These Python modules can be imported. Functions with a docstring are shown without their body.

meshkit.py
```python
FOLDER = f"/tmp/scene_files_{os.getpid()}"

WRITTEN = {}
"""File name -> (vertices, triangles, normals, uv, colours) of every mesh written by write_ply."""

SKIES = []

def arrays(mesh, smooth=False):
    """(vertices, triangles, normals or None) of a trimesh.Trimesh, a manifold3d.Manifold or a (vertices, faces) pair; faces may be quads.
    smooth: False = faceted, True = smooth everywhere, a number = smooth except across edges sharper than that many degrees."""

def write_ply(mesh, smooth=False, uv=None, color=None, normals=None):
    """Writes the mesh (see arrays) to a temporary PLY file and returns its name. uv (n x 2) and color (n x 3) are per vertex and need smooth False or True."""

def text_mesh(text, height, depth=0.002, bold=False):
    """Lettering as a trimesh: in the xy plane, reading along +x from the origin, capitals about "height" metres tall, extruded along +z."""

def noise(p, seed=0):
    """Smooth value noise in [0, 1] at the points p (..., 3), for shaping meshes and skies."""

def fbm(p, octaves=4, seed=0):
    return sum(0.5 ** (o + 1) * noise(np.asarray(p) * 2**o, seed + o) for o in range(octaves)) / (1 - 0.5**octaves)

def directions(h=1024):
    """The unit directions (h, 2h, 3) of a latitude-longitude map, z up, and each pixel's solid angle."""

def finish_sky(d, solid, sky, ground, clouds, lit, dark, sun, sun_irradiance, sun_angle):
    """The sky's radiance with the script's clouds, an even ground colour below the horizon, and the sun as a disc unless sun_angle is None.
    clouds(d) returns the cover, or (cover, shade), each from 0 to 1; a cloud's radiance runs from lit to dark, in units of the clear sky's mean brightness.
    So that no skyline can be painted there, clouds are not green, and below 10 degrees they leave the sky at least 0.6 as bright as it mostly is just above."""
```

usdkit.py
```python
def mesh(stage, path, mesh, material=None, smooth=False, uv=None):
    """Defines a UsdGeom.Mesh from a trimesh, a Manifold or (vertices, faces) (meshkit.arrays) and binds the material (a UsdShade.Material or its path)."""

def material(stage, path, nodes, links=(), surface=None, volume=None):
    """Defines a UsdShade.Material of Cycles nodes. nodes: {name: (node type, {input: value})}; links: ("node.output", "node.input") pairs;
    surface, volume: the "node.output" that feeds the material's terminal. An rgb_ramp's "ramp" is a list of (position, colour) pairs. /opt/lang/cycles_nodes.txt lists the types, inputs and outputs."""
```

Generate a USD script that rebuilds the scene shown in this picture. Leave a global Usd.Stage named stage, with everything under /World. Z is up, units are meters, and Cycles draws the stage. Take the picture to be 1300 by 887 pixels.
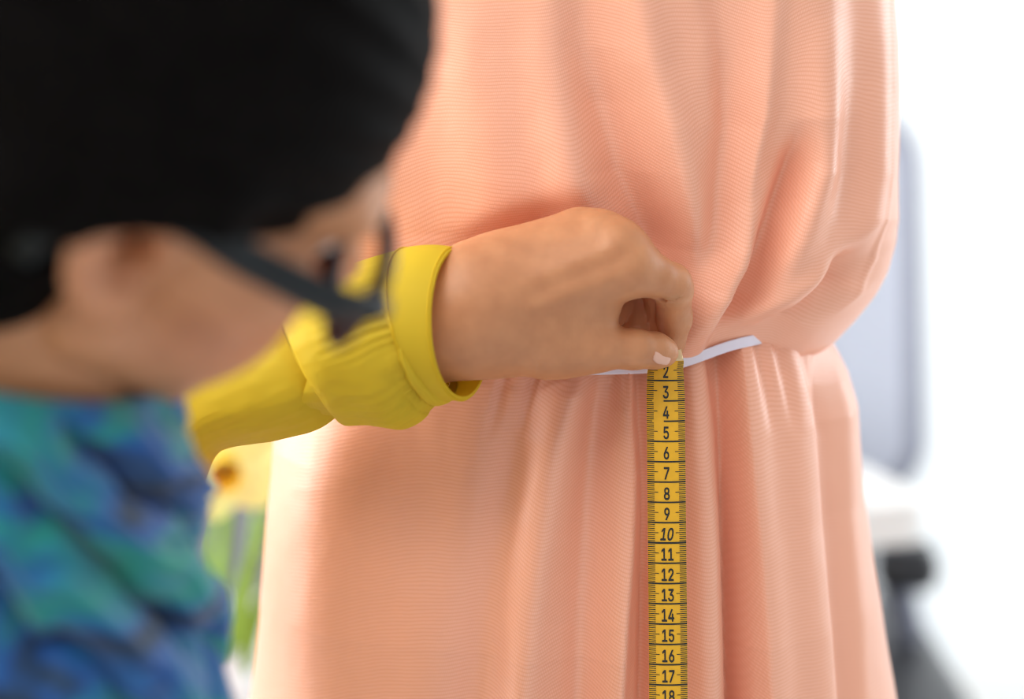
import math
import numpy as np
import trimesh
import manifold3d as m3
import meshkit
import usdkit
from pxr import Gf, Sdf, Usd, UsdGeom, UsdLux, UsdShade, Vt

stage = Usd.Stage.CreateInMemory()
UsdGeom.SetStageUpAxis(stage, UsdGeom.Tokens.z)
UsdGeom.SetStageMetersPerUnit(stage, 1.0)
UsdGeom.Xform.Define(stage, '/World')
UsdGeom.Scope.Define(stage, '/World/Looks')
rad = math.radians

# ------------------------------------------------------------------ camera
PITCH, F, DIST = rad(10), 3096.0, 1.2
CAM = np.array([0, -DIST * math.cos(PITCH), 1.0 + DIST * math.sin(PITCH)])
UP = np.array([0, math.sin(PITCH), math.cos(PITCH)])
FWD = np.array([0, math.cos(PITCH), -math.sin(PITCH)])
RIGHT = np.array([1.0, 0, 0])
cam = UsdGeom.Camera.Define(stage, '/World/camera')
cam.AddTranslateOp().Set(Gf.Vec3d(*CAM))
cam.AddRotateXOp().Set(90 - 10)
cam.CreateHorizontalApertureAttr(36.0)
cam.CreateVerticalApertureAttr(36.0 * 887 / 1300)
cam.CreateFocalLengthAttr(36.0 * F / 1300)
cam.CreateClippingRangeAttr(Gf.Vec2f(0.05, 60))
cam.CreateFStopAttr(2.7)
cam.CreateFocusDistanceAttr(1.18)
cam.CreateExposureAttr(-0.30)

# ------------------------------------------------------------------ light: overcast daylight dome, three unseen lights out of view
def rect_light(name, pos, aim, w, h, power, col):
    L = UsdLux.RectLight.Define(stage, '/World/' + name)
    z = -(np.array(aim, float) - pos); z /= np.linalg.norm(z)
    x = np.cross([0, 0, 1.0], z); x /= np.linalg.norm(x)
    y = np.cross(z, x)
    M = np.eye(4); M[0, :3], M[1, :3], M[2, :3], M[3, :3] = x, y, z, pos
    L.AddTransformOp().Set(Gf.Matrix4d(M.tolist()))
    L.CreateWidthAttr(w); L.CreateHeightAttr(h); L.CreateIntensityAttr(power); L.CreateColorAttr(Gf.Vec3f(*col))
    return L

dome = UsdLux.DomeLight.Define(stage, '/World/daylight_dome')
dome.CreateIntensityAttr(0.29); dome.CreateColorAttr(Gf.Vec3f(0.95, 0.98, 1.0))
rect_light('unseen_window_light_left', (-2.45, 1.0, 1.55), (-0.2, 0.2, 1.0), 2.2, 1.7, 13.0, (1.0, 0.97, 0.93))  # out of view in the left opening, lights the skirt from behind
rect_light('unseen_light_right', (2.65, 1.7, 1.6), (0.6, 2.6, 1.0), 1.8, 1.7, 8.5, (0.90, 0.97, 1.0))  # out of view, no window built here; placed to brighten the back wall
rect_light('unseen_light_above', (-1.15, -1.05, 2.65), (0.1, 0.0, 0.95), 2.0, 1.6, 5.8, (1.0, 0.98, 0.95))  # out of view, high at front left; placed to light dress and hand

# ------------------------------------------------------------------ helpers
def at(px, py, d):
    """The point d metres ahead of the lens that the picture shows at px, py (1300 x 887)."""
    return CAM + FWD * d + RIGHT * (px - 650) / F * d + UP * (443.5 - py) / F * d

def proj(P):
    Q = np.asarray(P) - CAM
    d = Q @ FWD
    return 650 + F * (Q @ RIGHT) / d, 443.5 - F * (Q @ UP) / d, d

used = {}
def free(path):
    if path not in used:
        used[path] = 0
        return path
    used[path] += 1
    return f'{path}_{used[path]:03d}'

class Thing:
    def __init__(self, name, label=None, cat=None, base=(0, 0, 0), group=None, kind=None):
        self.base = np.array(base, float)
        self.path = free('/World/' + name)
        self.x = UsdGeom.Xform.Define(stage, self.path)
        self.x.AddTranslateOp().Set(Gf.Vec3d(*map(float, self.base)))
        tag(self.x.GetPrim(), label, cat, group, kind)
    def part(self, name, mesh, mat, under=None, smooth=True, uv=None, label=None, kind=None, prim=None):
        v, f, n = meshkit.arrays(mesh, False)
        path = free((under or self.path) + '/' + name)
        put(path, v - self.base, f, mat, smooth, uv, prim)
        tag(stage.GetPrimAtPath(path), label, None, None, kind)
        return path

def tag(p, label=None, cat=None, group=None, kind=None):
    for k, v in (('label', label), ('category', cat), ('group', group), ('kind', kind)):
        if v:
            p.SetCustomDataByKey(k, v)

def put(path, v, f, mat, smooth=True, uv=None, prim=None):
    m = usdkit.mesh(stage, path, (v, f), '/World/Looks/' + mat, smooth=smooth, uv=uv)
    if prim is not None:
        for k, a in prim.items():
            UsdGeom.PrimvarsAPI(m).CreatePrimvar(k, Sdf.ValueTypeNames.Color3fArray, 'vertex').Set(Vt.Vec3fArray.FromNumpy(np.asarray(a, np.float32)))
    return m

def struct(name, mesh, mat, label=None, cat=None, smooth=False):
    v, f, n = meshkit.arrays(mesh, False)
    path = free('/World/' + name)
    put(path, v, f, mat, smooth)
    tag(stage.GetPrimAtPath(path), label, cat, None, 'structure')

def box(c, s, r=0.0, R=None):
    """A box of size s at c with rounded edges of radius r."""
    s = np.array(s, float)
    if r <= 0:
        b = trimesh.creation.box(s)
    else:
        pts = []
        q = s / 2 - r
        k = 3
        ang = np.linspace(0, np.pi / 2, k)
        for sx in (-1, 1):
            for sy in (-1, 1):
                for sz in (-1, 1):
                    for a in ang:
                        for e in ang:
                            pts.append([sx * (q[0] + r * math.cos(e) * math.cos(a)), sy * (q[1] + r * math.cos(e) * math.sin(a)), sz * (q[2] + r * math.sin(e))])
        b = trimesh.convex.convex_hull(np.array(pts))
    if R is not None:
        b.apply_transform(R)
    b.apply_translation(c)
    return b

def join(*ms):
    return trimesh.util.concatenate(list(ms))

def tube(path, r, n=12, caps=True, flat=1.0, normal=None):
    """Sweeps a circle (or an ellipse flattened by flat) along the path; r per point."""
    P = np.asarray(path, float)
    r = np.broadcast_to(np.asarray(r, float), len(P))
    T = np.gradient(P, axis=0); T /= np.linalg.norm(T, axis=1, keepdims=True)
    a = np.array(normal if normal is not None else ([0, 0, 1.0] if abs(T[0][2]) < .9 else [1.0, 0, 0]), float)
    V = []
    th = np.linspace(0, 2 * np.pi, n, endpoint=False)
    for p, t, q in zip(P, T, r):
        a = a - t * (a @ t); a /= np.linalg.norm(a)
        b = np.cross(t, a)
        V.append(p + q * (np.cos(th)[:, None] * a + flat * np.sin(th)[:, None] * b))
    V = np.array(V); m = len(P)
    idx = np.arange(m * n).reshape(m, n)
    A, B = idx[:-1], idx[1:]
    A2, B2 = np.roll(A, -1, 1), np.roll(B, -1, 1)
    f = np.concatenate([np.stack([A, A2, B2], -1).reshape(-1, 3), np.stack([A, B2, B], -1).reshape(-1, 3)])
    V = V.reshape(-1, 3)
    if caps:
        V = np.vstack([V, P[0], P[-1]])
        s, e = m * n, m * n + 1
        i0, i1 = idx[0], idx[-1]
        f = np.vstack([f, np.stack([np.full(n, s), np.roll(i0, -1), i0], -1), np.stack([np.full(n, e), i1, np.roll(i1, -1)], -1)])
    return trimesh.Trimesh(V, f, process=False)

def spline(pts, n):
    """A smooth curve of n points through pts."""
    from scipy.interpolate import CubicSpline, PchipInterpolator
    pts = np.asarray(pts, float)
    t = np.r_[0, np.cumsum(np.linalg.norm(np.diff(pts[:, :3], axis=0), axis=1))]
    return PchipInterpolator(t, pts)(np.linspace(0, t[-1], n))

def sheet(P, thick, closed=False, uv=None):
    """A cloth of the given thickness whose outer face is the grid P (rows, columns, 3); normals point out where rows x columns turn that way."""
    n0, n1 = P.shape[:2]
    du = (np.roll(P, -1, 1) - np.roll(P, 1, 1)) if closed else np.gradient(P, axis=1)
    dv = np.gradient(P, axis=0)
    N = np.cross(du, dv); N /= np.maximum(np.linalg.norm(N, axis=-1, keepdims=True), 1e-12)
    idx = np.arange(n0 * n1).reshape(n0, n1)
    def quads(ix, flip):
        c = np.hstack([ix, ix[:, :1]]) if closed else ix
        a, b, d, e = c[:-1, :-1], c[:-1, 1:], c[1:, 1:], c[1:, :-1]
        q = np.stack([a, b, d, e], -1).reshape(-1, 4)
        return q[:, ::-1] if flip else q
    q = [quads(idx, False), quads(idx + n0 * n1, True)]
    def rim(line, flip):
        l2 = line + n0 * n1
        c = np.r_[line, line[:1]] if closed else line
        c2 = np.r_[l2, l2[:1]] if closed else l2
        s = np.stack([c[:-1], c2[:-1], c2[1:], c[1:]], -1)
        q.append(s[:, ::-1] if flip else s)
    rim(idx[0], False); rim(idx[-1], True)
    if not closed:
        for line, fl in ((idx[:, 0], True), (idx[:, -1], False)):
            l2 = line + n0 * n1
            s = np.stack([line[:-1], l2[:-1], l2[1:], line[1:]], -1)
            q.append(s[:, ::-1] if fl else s)
    V = np.vstack([P.reshape(-1, 3), (P - N * thick).reshape(-1, 3)])
    f = np.vstack(q)
    f = np.vstack([f[:, [0, 1, 2]], f[:, [0, 2, 3]]])
    if uv is not None:
        uv = np.vstack([uv.reshape(-1, 2)] * 2)
    return (V, f), uv

def smoothstep(a, b, x):
    t = np.clip((x - a) / (b - a), 0, 1)
    return t * t * (3 - 2 * t)

# ---- distance fields, turned into meshes
def smin(a, b, k):
    h = np.clip(0.5 + 0.5 * (b - a) / k, 0, 1)
    return b * (1 - h) + a * h - k * h * (1 - h)

def capsule(P, a, b, ra, rb):
    a, b = np.asarray(a, float), np.asarray(b, float)
    ab = b - a
    t = np.clip((P - a) @ ab / (ab @ ab), 0, 1)
    return np.linalg.norm(P - a - t[..., None] * ab, axis=-1) - (ra + (rb - ra) * t)

def ellipsoid(P, c, r, R=None):
    q = P - np.asarray(c, float)
    if R is not None:
        q = q @ R
    r = np.asarray(r, float)
    k0 = np.linalg.norm(q / r, axis=-1)
    k1 = np.linalg.norm(q / (r * r), axis=-1)
    return k0 * (k0 - 1) / np.maximum(k1, 1e-9)

def net(fn, lo, hi, h):
    """Closed mesh of the zero level of fn (marching tetrahedra, so that it is always a clean surface)."""
    lo, hi = np.asarray(lo, float), np.asarray(hi, float)
    n = np.ceil((hi - lo) / h).astype(int) + 1
    ax = [lo[i] + h * np.arange(n[i]) for i in range(3)]
    D = np.concatenate([fn(np.stack(np.meshgrid(ax[0][i:i + 16], ax[1], ax[2], indexing='ij'), -1)) for i in range(0, n[0], 16)], 0)
    D[np.abs(D) < h * 1e-3] = h * 1e-3
    D[0], D[-1], D[:, 0], D[:, -1], D[:, :, 0], D[:, :, -1] = (np.maximum(x, h * .2) for x in (D[0], D[-1], D[:, 0], D[:, -1], D[:, :, 0], D[:, :, -1]))
    S = (D < 0).astype(np.int8)
    tot = sum(S[i:n[0] - 1 + i, j:n[1] - 1 + j, k:n[2] - 1 + k] for i in (0, 1) for j in (0, 1) for k in (0, 1))
    cell = np.stack(np.nonzero((tot > 0) & (tot < 8)), -1)
    corner = np.array([(i & 1, i >> 1 & 1, i >> 2 & 1) for i in range(8)])
    gid = np.ravel_multi_index(np.moveaxis(cell[:, None] + corner[None], -1, 0), n)
    Df = D.ravel()
    tris = []
    for t in ((0, 1, 3, 7), (0, 3, 2, 7), (0, 2, 6, 7), (0, 6, 4, 7), (0, 4, 5, 7), (0, 5, 1, 7)):
        g = gid[:, t]
        inside = Df[g] < 0
        k = inside.sum(1)
        for count in (1, 3):
            w = np.nonzero(k == count)[0]
            lone = (inside[w] if count == 1 else ~inside[w]).argmax(1)
            o = np.array([(1, 2, 3), (0, 3, 2), (0, 1, 3), (0, 2, 1)])[lone]
            gl = g[w, lone]
            e = np.stack([np.stack([gl, g[w, o[:, j]]], -1) for j in range(3)], 1)
            tris.append(e if count == 1 else e[:, ::-1])
        w = np.nonzero(k == 2)[0]
        order = np.argsort(~inside[w], axis=1, kind='stable')
        a, b, c, d = (g[w, order[:, j]] for j in range(4))
        par = np.array([np.linalg.det(np.eye(4)[list(p)]) for p in order]) if len(w) < 1 else np.sign(np.array([(order[:, i] > order[:, j]).astype(int) for i in range(4) for j in range(i + 1, 4)]).sum(0) % 2 * -2 + 1)
        ac, ad, bc, bd = (np.stack(x, -1) for x in ((a, c), (a, d), (b, c), (b, d)))
        q = np.stack([ac, ad, bd, bc], 1)
        q = np.where((par > 0)[:, None, None], q, q[:, ::-1])
        tris += [q[:, [0, 1, 2]], q[:, [0, 2, 3]]]
    E = np.concatenate(tris, 0)
    E = np.sort(E, -1)
    key = E[..., 0].astype(np.int64) * int(np.prod(n)) + E[..., 1]
    uk, inv = np.unique(key.ravel(), return_inverse=True)
    p, q = uk // int(np.prod(n)), uk % int(np.prod(n))
    dp, dq = Df[p], Df[q]
    tt_ = np.clip(dp / (dp - dq), .02, .98)[:, None]
    co_ = lambda i: lo + h * np.stack(np.unravel_index(i, n), -1)
    m = trimesh.Trimesh(co_(p) * (1 - tt_) + co_(q) * tt_, inv.reshape(-1, 3), process=False)
    if m.volume < 0:
        m.invert()
    return m

def taubin(m, n=10):
    trimesh.smoothing.filter_taubin(m, iterations=n)
    return m

def union(meshes):
    """One continuous surface from overlapping closed ones."""
    out = None
    for m in meshes:
        x = m3.Manifold(m3.Mesh(np.asarray(m.vertices, np.float32), np.asarray(m.faces, np.uint32)))
        out = x if out is None else out + x
    r = out.to_mesh()
    return trimesh.Trimesh(r.vert_properties[:, :3], r.tri_verts, process=False)

# ------------------------------------------------------------------ materials
def mat(name, nodes, links=(), surface='p.BSDF'):
    usdkit.material(stage, '/World/Looks/' + name, nodes, links, surface=surface)

def plain(name, col, rough=0.5, bump=0, scale=200, var=0.06, **kw):
    nodes = {'n': ('noise_texture', {'scale': float(scale), 'detail': 3.0}), 'g': ('geometry', {}),
             'r': ('rgb_ramp', {'ramp': [(0.3, tuple(np.array(col) * (1 - var))), (0.7, tuple(np.minimum(np.array(col) * (1 + var), 1)))]}),
             'p': ('principled_bsdf', {'roughness': float(rough), **kw})}
    links = [('g.position', 'n.vector'), ('n.fac', 'r.fac'), ('r.color', 'p.base_color')]
    if bump:
        nodes['b'] = ('bump', {'strength': 0.5, 'distance': float(bump)})
        links += [('n.fac', 'b.height'), ('b.normal', 'p.normal')]
    mat(name, nodes, links)

def weave(name, lo, hi, rough, period_v, period_u, bump, sheen=0.3, spec=0.35, lowvar=None, translucent=0.0):
    """Cloth with fine horizontal ribs across v and threads across u (UV in metres)."""
    N = {'uv': ('texture_coordinate', {}), 's': ('separate_xyz', {}),
         'jn': ('noise_texture', {'scale': 60.0, 'detail': 2.0}), 'ja': ('math', {'math_type': 'multiply_add', 'value2': 0.0022, 'value3': -0.0011}),
         'v0': ('math', {'math_type': 'add'}), 'v': ('math', {'math_type': 'multiply', 'value2': 1.0 / period_v}),
         'fl': ('math', {'math_type': 'floor'}), 'fr': ('math', {'math_type': 'fraction'}),
         'row': ('math', {'math_type': 'multiply', 'value2': math.pi}), 'rs': ('math', {'math_type': 'sine'}),
         'half': ('math', {'math_type': 'multiply', 'value2': 0.5}),
         'u': ('math', {'math_type': 'multiply_add', 'value2': 1.0 / period_u}), 'uw': ('math', {'math_type': 'multiply', 'value2': 2 * math.pi}), 'us': ('math', {'math_type': 'sine'}),
         'um': ('math', {'math_type': 'multiply_add', 'value2': 0.22, 'value3': 0.78}),
         'h': ('math', {'math_type': 'multiply'}),
         'fn': ('noise_texture', {'scale': 900.0, 'detail': 2.0}), 'fa': ('math', {'math_type': 'multiply_add', 'value2': 0.5, 'value3': 0.75}),
         'h2': ('math', {'math_type': 'multiply'}),
         'c': ('rgb_ramp', {'ramp': [(0.0, lo), (1.0, hi)]}),
         'b': ('bump', {'strength': 1.0, 'distance': float(bump)}),
         'p': ('principled_bsdf', {'roughness': float(rough), 'sheen_weight': float(sheen), 'sheen_roughness': 0.4, 'sheen_tint': hi, 'specular_ior_level': float(spec)})}
    L = [('uv.UV', 's.vector'), ('uv.UV', 'jn.vector'), ('jn.fac', 'ja.value1'), ('ja.value', 'v0.value1'), ('s.y', 'v0.value2'), ('v0.value', 'v.value1'),
         ('v.value', 'fl.value1'), ('v.value', 'fr.value1'), ('fr.value', 'row.value1'), ('row.value', 'rs.value1'), ('fl.value', 'half.value1'),
         ('s.x', 'u.value1'), ('half.value', 'u.value3'), ('u.value', 'uw.value1'), ('uw.value', 'us.value1'), ('us.value', 'um.value1'),
         ('rs.value', 'h.value1'), ('um.value', 'h.value2'), ('uv.UV', 'fn.vector'), ('fn.fac', 'fa.value1'), ('h.value', 'h2.value1'), ('fa.value', 'h2.value2'),
         ('h2.value', 'c.fac'), ('c.color', 'p.base_color'), ('h2.value', 'b.height'), ('b.normal', 'p.normal')]
    if translucent:
        N['t'] = ('subsurface_scattering', {}) if False else ('translucent_bsdf', {'color': hi})
        N['mx'] = ('mix_closure', {'fac': float(translucent)})
        L += [('p.BSDF', 'mx.closure1'), ('t.BSDF', 'mx.closure2')]
        mat(name, N, L, 'mx.closure')
    else:
        mat(name, N, L)

weave('peach_cloth', (0.83, 0.37, 0.23), (0.905, 0.46, 0.32), 0.40, 0.00182, 0.00085, 0.00006, sheen=0.15, spec=0.5)
weave('yellow_cloth', (0.80, 0.59, 0.028), (0.86, 0.67, 0.05), 0.6, 0.0007, 0.0006, 0.00008, sheen=0.15, spec=0.25, translucent=0.42)
weave('ribbon_cloth', (0.76, 0.72, 0.84), (0.86, 0.82, 0.92), 0.35, 0.0006, 0.0006, 0.00005)
plain('white_wall', (0.88, 0.90, 0.91), 0.8, bump=0.0006, scale=120, var=0.015)
plain('floor_paint', (0.72, 0.73, 0.74), 0.45, scale=6, var=0.05)
plain('white_lacquer', (0.80, 0.79, 0.77), 0.35, scale=20, var=0.02)
plain('table_grey', (0.52, 0.52, 0.54), 0.4, scale=15, var=0.04)
plain('cabinet_grey', (0.16, 0.16, 0.18), 0.5, scale=15, var=0.06)
plain('dark_metal', (0.03, 0.03, 0.035), 0.35, scale=40)
plain('steel', (0.55, 0.55, 0.56), 0.3, scale=40, metallic=1.0)
plain('chair_mesh', (0.47, 0.51, 0.61), 0.7, bump=0.001, scale=400, var=0.08)
plain('chair_frame', (0.20, 0.215, 0.28), 0.45, scale=40)
plain('black_plastic', (0.018, 0.018, 0.022), 0.4, scale=60)
plain('form_cloth', (0.72, 0.68, 0.60), 0.8, bump=0.0003, scale=600)
plain('glasses_black', (0.006, 0.009, 0.011), 0.45, scale=40, specular_ior_level=0.25)
plain('rim_burgundy', (0.03, 0.007, 0.012), 0.35, scale=40, specular_ior_level=0.3)
plain('hair_dark', (0.0035, 0.0027, 0.0025), 0.62, bump=0.001, scale=160, var=0.5, specular_ior_level=0.03)
plain('trouser_cloth', (0.03, 0.04, 0.08), 0.85, bump=0.0004, scale=500)
plain('tape_yellow', (0.80, 0.42, 0.008), 0.38, scale=300, var=0.03)
plain('tape_ink', (0.015, 0.012, 0.01), 0.4, scale=300)
plain('brass_tip', (0.72, 0.53, 0.30), 0.3, scale=200, metallic=0.4)
plain('thumb_nail', (0.68, 0.39, 0.29), 0.3, scale=200, var=0.03)
plain('petal_pale', (0.84, 0.88, 0.38), 0.5, scale=90, var=0.05)
plain('corona_orange', (0.92, 0.60, 0.04), 0.5, scale=90, var=0.1)
plain('stem_green', (0.22, 0.40, 0.05), 0.5, scale=60, var=0.2)
plain('vase_glaze', (0.70, 0.72, 0.72), 0.2, scale=30, var=0.02)
plain('eye_white', (0.75, 0.72, 0.70), 0.15, scale=30, var=0.02)
plain('seam_thread', (0.82, 0.45, 0.30), 0.6, scale=300)

# skin: tinted by the mesh's own tint (lips, creases keep their own colour), fine pores
mat('skin', {'a': ('attribute', {'attribute': 'tint'}), 'g': ('geometry', {}), 'n': ('noise_texture', {'scale': 90.0, 'detail': 4.0}), 'f': ('noise_texture', {'scale': 1400.0, 'detail': 2.0}),
             'r': ('rgb_ramp', {'ramp': [(0.3, (0.86, 0.82, 0.80)), (0.7, (1.0, 1.0, 1.0))]}), 'm': ('mix', {'mix_type': 'multiply', 'fac': 1.0}),
             'b': ('bump', {'strength': 0.35, 'distance': 0.0003}),
             'p': ('principled_bsdf', {'roughness': 0.46, 'subsurface_weight': 0.12, 'subsurface_scale': 0.006, 'subsurface_radius': (1.0, 0.35, 0.2), 'specular_ior_level': 0.4})},
    [('a.color', 'm.color1'), ('g.position', 'n.vector'), ('g.position', 'f.vector'), ('n.fac', 'r.fac'), ('r.color', 'm.color2'), ('m.color', 'p.base_color'), ('f.fac', 'b.height'), ('b.normal', 'p.normal')])

mat('scarf_cloth', {'uv': ('texture_coordinate', {}), 'mp': ('mapping', {'scale': (1.0, 2.2, 1.0)}),
                    'n': ('noise_texture', {'scale': 14.0, 'detail': 2.5, 'distortion': 0.9}), 'n2': ('noise_texture', {'scale': 700.0, 'detail': 1.0}),
                    'r': ('rgb_ramp', {'ramp': [(0.28, (0.002, 0.008, 0.03)), (0.38, (0.002, 0.035, 0.10)), (0.43, (0.001, 0.075, 0.31)), (0.50, (0.001, 0.12, 0.29)), (0.56, (0.001, 0.18, 0.24)), (0.66, (0.003, 0.25, 0.18)), (0.75, (0.001, 0.10, 0.30))]}),
                    'b': ('bump', {'strength': 0.4, 'distance': 0.0004}), 'p': ('principled_bsdf', {'roughness': 0.7, 'sheen_weight': 0.2})},
    [('uv.UV', 'mp.vector'), ('mp.vector', 'n.vector'), ('uv.UV', 'n2.vector'), ('n.fac', 'r.fac'), ('r.color', 'p.base_color'), ('n2.fac', 'b.height'), ('b.normal', 'p.normal')])

mat('lens_glass', {'t': ('transparent_bsdf', {'color': (0.97, 0.98, 0.97)}), 'g': ('glossy_bsdf', {'color': (1, 1, 1), 'roughness': 0.02}), 'f': ('fresnel', {'IOR': 1.8}), 'm': ('mix_closure', {})},
    [('f.fac', 'm.fac'), ('t.BSDF', 'm.closure1'), ('g.BSDF', 'm.closure2')], 'm.closure')

# ------------------------------------------------------------------ the setting
YW = 2.35   # back wall
struct('floor', box((0.4, 0.2, -0.02), (6.4, 6.0, 0.04)), 'floor_paint')
struct('wall_back', box((0.4, YW + 0.06, 1.4), (6.4, 0.12, 2.8)), 'white_wall')
struct('baseboard_back', box((0.4, YW - 0.008, 0.05), (6.4, 0.016, 0.10), 0.004), 'white_lacquer')
# left wall with an unseen window opening, placed to light the skirt edge
xl = -2.55
struct('wall_left', join(box((xl, -1.35, 1.4), (0.12, 2.5, 2.8)), box((xl, 2.25, 1.4), (0.12, 0.2, 2.8)), box((xl, 1.02, 0.35), (0.12, 2.26, 0.7)), box((xl, 1.02, 2.6), (0.12, 2.26, 0.4))), 'white_wall')
w1 = Thing('unseen_window_1', None, None, (xl, 1.02, 0.7), kind='structure')  # unseen window, frames the opening of the left light
w1.part('window_frame', join(box((xl, -0.08, 1.55), (0.07, 0.06, 1.7), .004), box((xl, 2.12, 1.55), (0.07, 0.06, 1.7), .004), box((xl, 1.02, 0.73), (0.07, 2.2, 0.06), .004), box((xl, 1.02, 2.37), (0.07, 2.2, 0.06), .004), box((xl, 1.02, 1.55), (0.06, 0.05, 1.64), .004)), 'white_lacquer', smooth=False)
w1.part('window_sill', box((xl + 0.10, 1.02, 0.69), (0.22, 2.3, 0.03), .005), 'white_lacquer', smooth=False)

# ------------------------------------------------------------------ the dress
YC = 0.10
def side_z(py):
    """Height of a point at the dress's side (y = YC) that the picture shows in row py."""
    k = (443.5 - np.asarray(py, float)) / F
    # up = k * depth ; with P=(x,YC,z): up = (YC-Cy) s + (z-Cz) c ; depth = (YC-Cy) c - (z-Cz) s
    s, c = math.sin(PITCH), math.cos(PITCH)
    dy = YC - CAM[1]
    return CAM[2] + dy * (k * c - s) / (c + k * s)

def side_x(px, z):
    d = (YC - CAM[1]) * math.cos(PITCH) - (z - CAM[2]) * math.sin(PITCH)
    return (np.asarray(px, float) - 650) / F * d

def fold(px, py, pts, amp, wl, wr, p=2.0):
    """A ridge (amp > 0) or a furrow running down the cloth through pts (x, y, share of amp); wl, wr: its spread to either side."""
    a = np.array(pts, float)
    xc = np.interp(py, a[:, 1], a[:, 0])
    g = np.interp(py, a[:, 1], np.gradient(a[:, 0], a[:, 1]))
    s = (px - xc) / np.sqrt(1 + g * g)
    e = np.interp(py, a[:, 1], a[:, 2])
    w = np.where(s < 0, wl, wr)
    return amp * e * np.exp(-np.abs(s / w) ** p)

def blob(px, py, x, y, rx, ry, amp, rot=0.0):
    c, s = math.cos(rot), math.sin(rot)
    u, v = (px - x) * c + (py - y) * s, -(px - x) * s + (py - y) * c
    return amp * np.exp(-(u / rx) ** 2 - (v / ry) ** 2)

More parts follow.
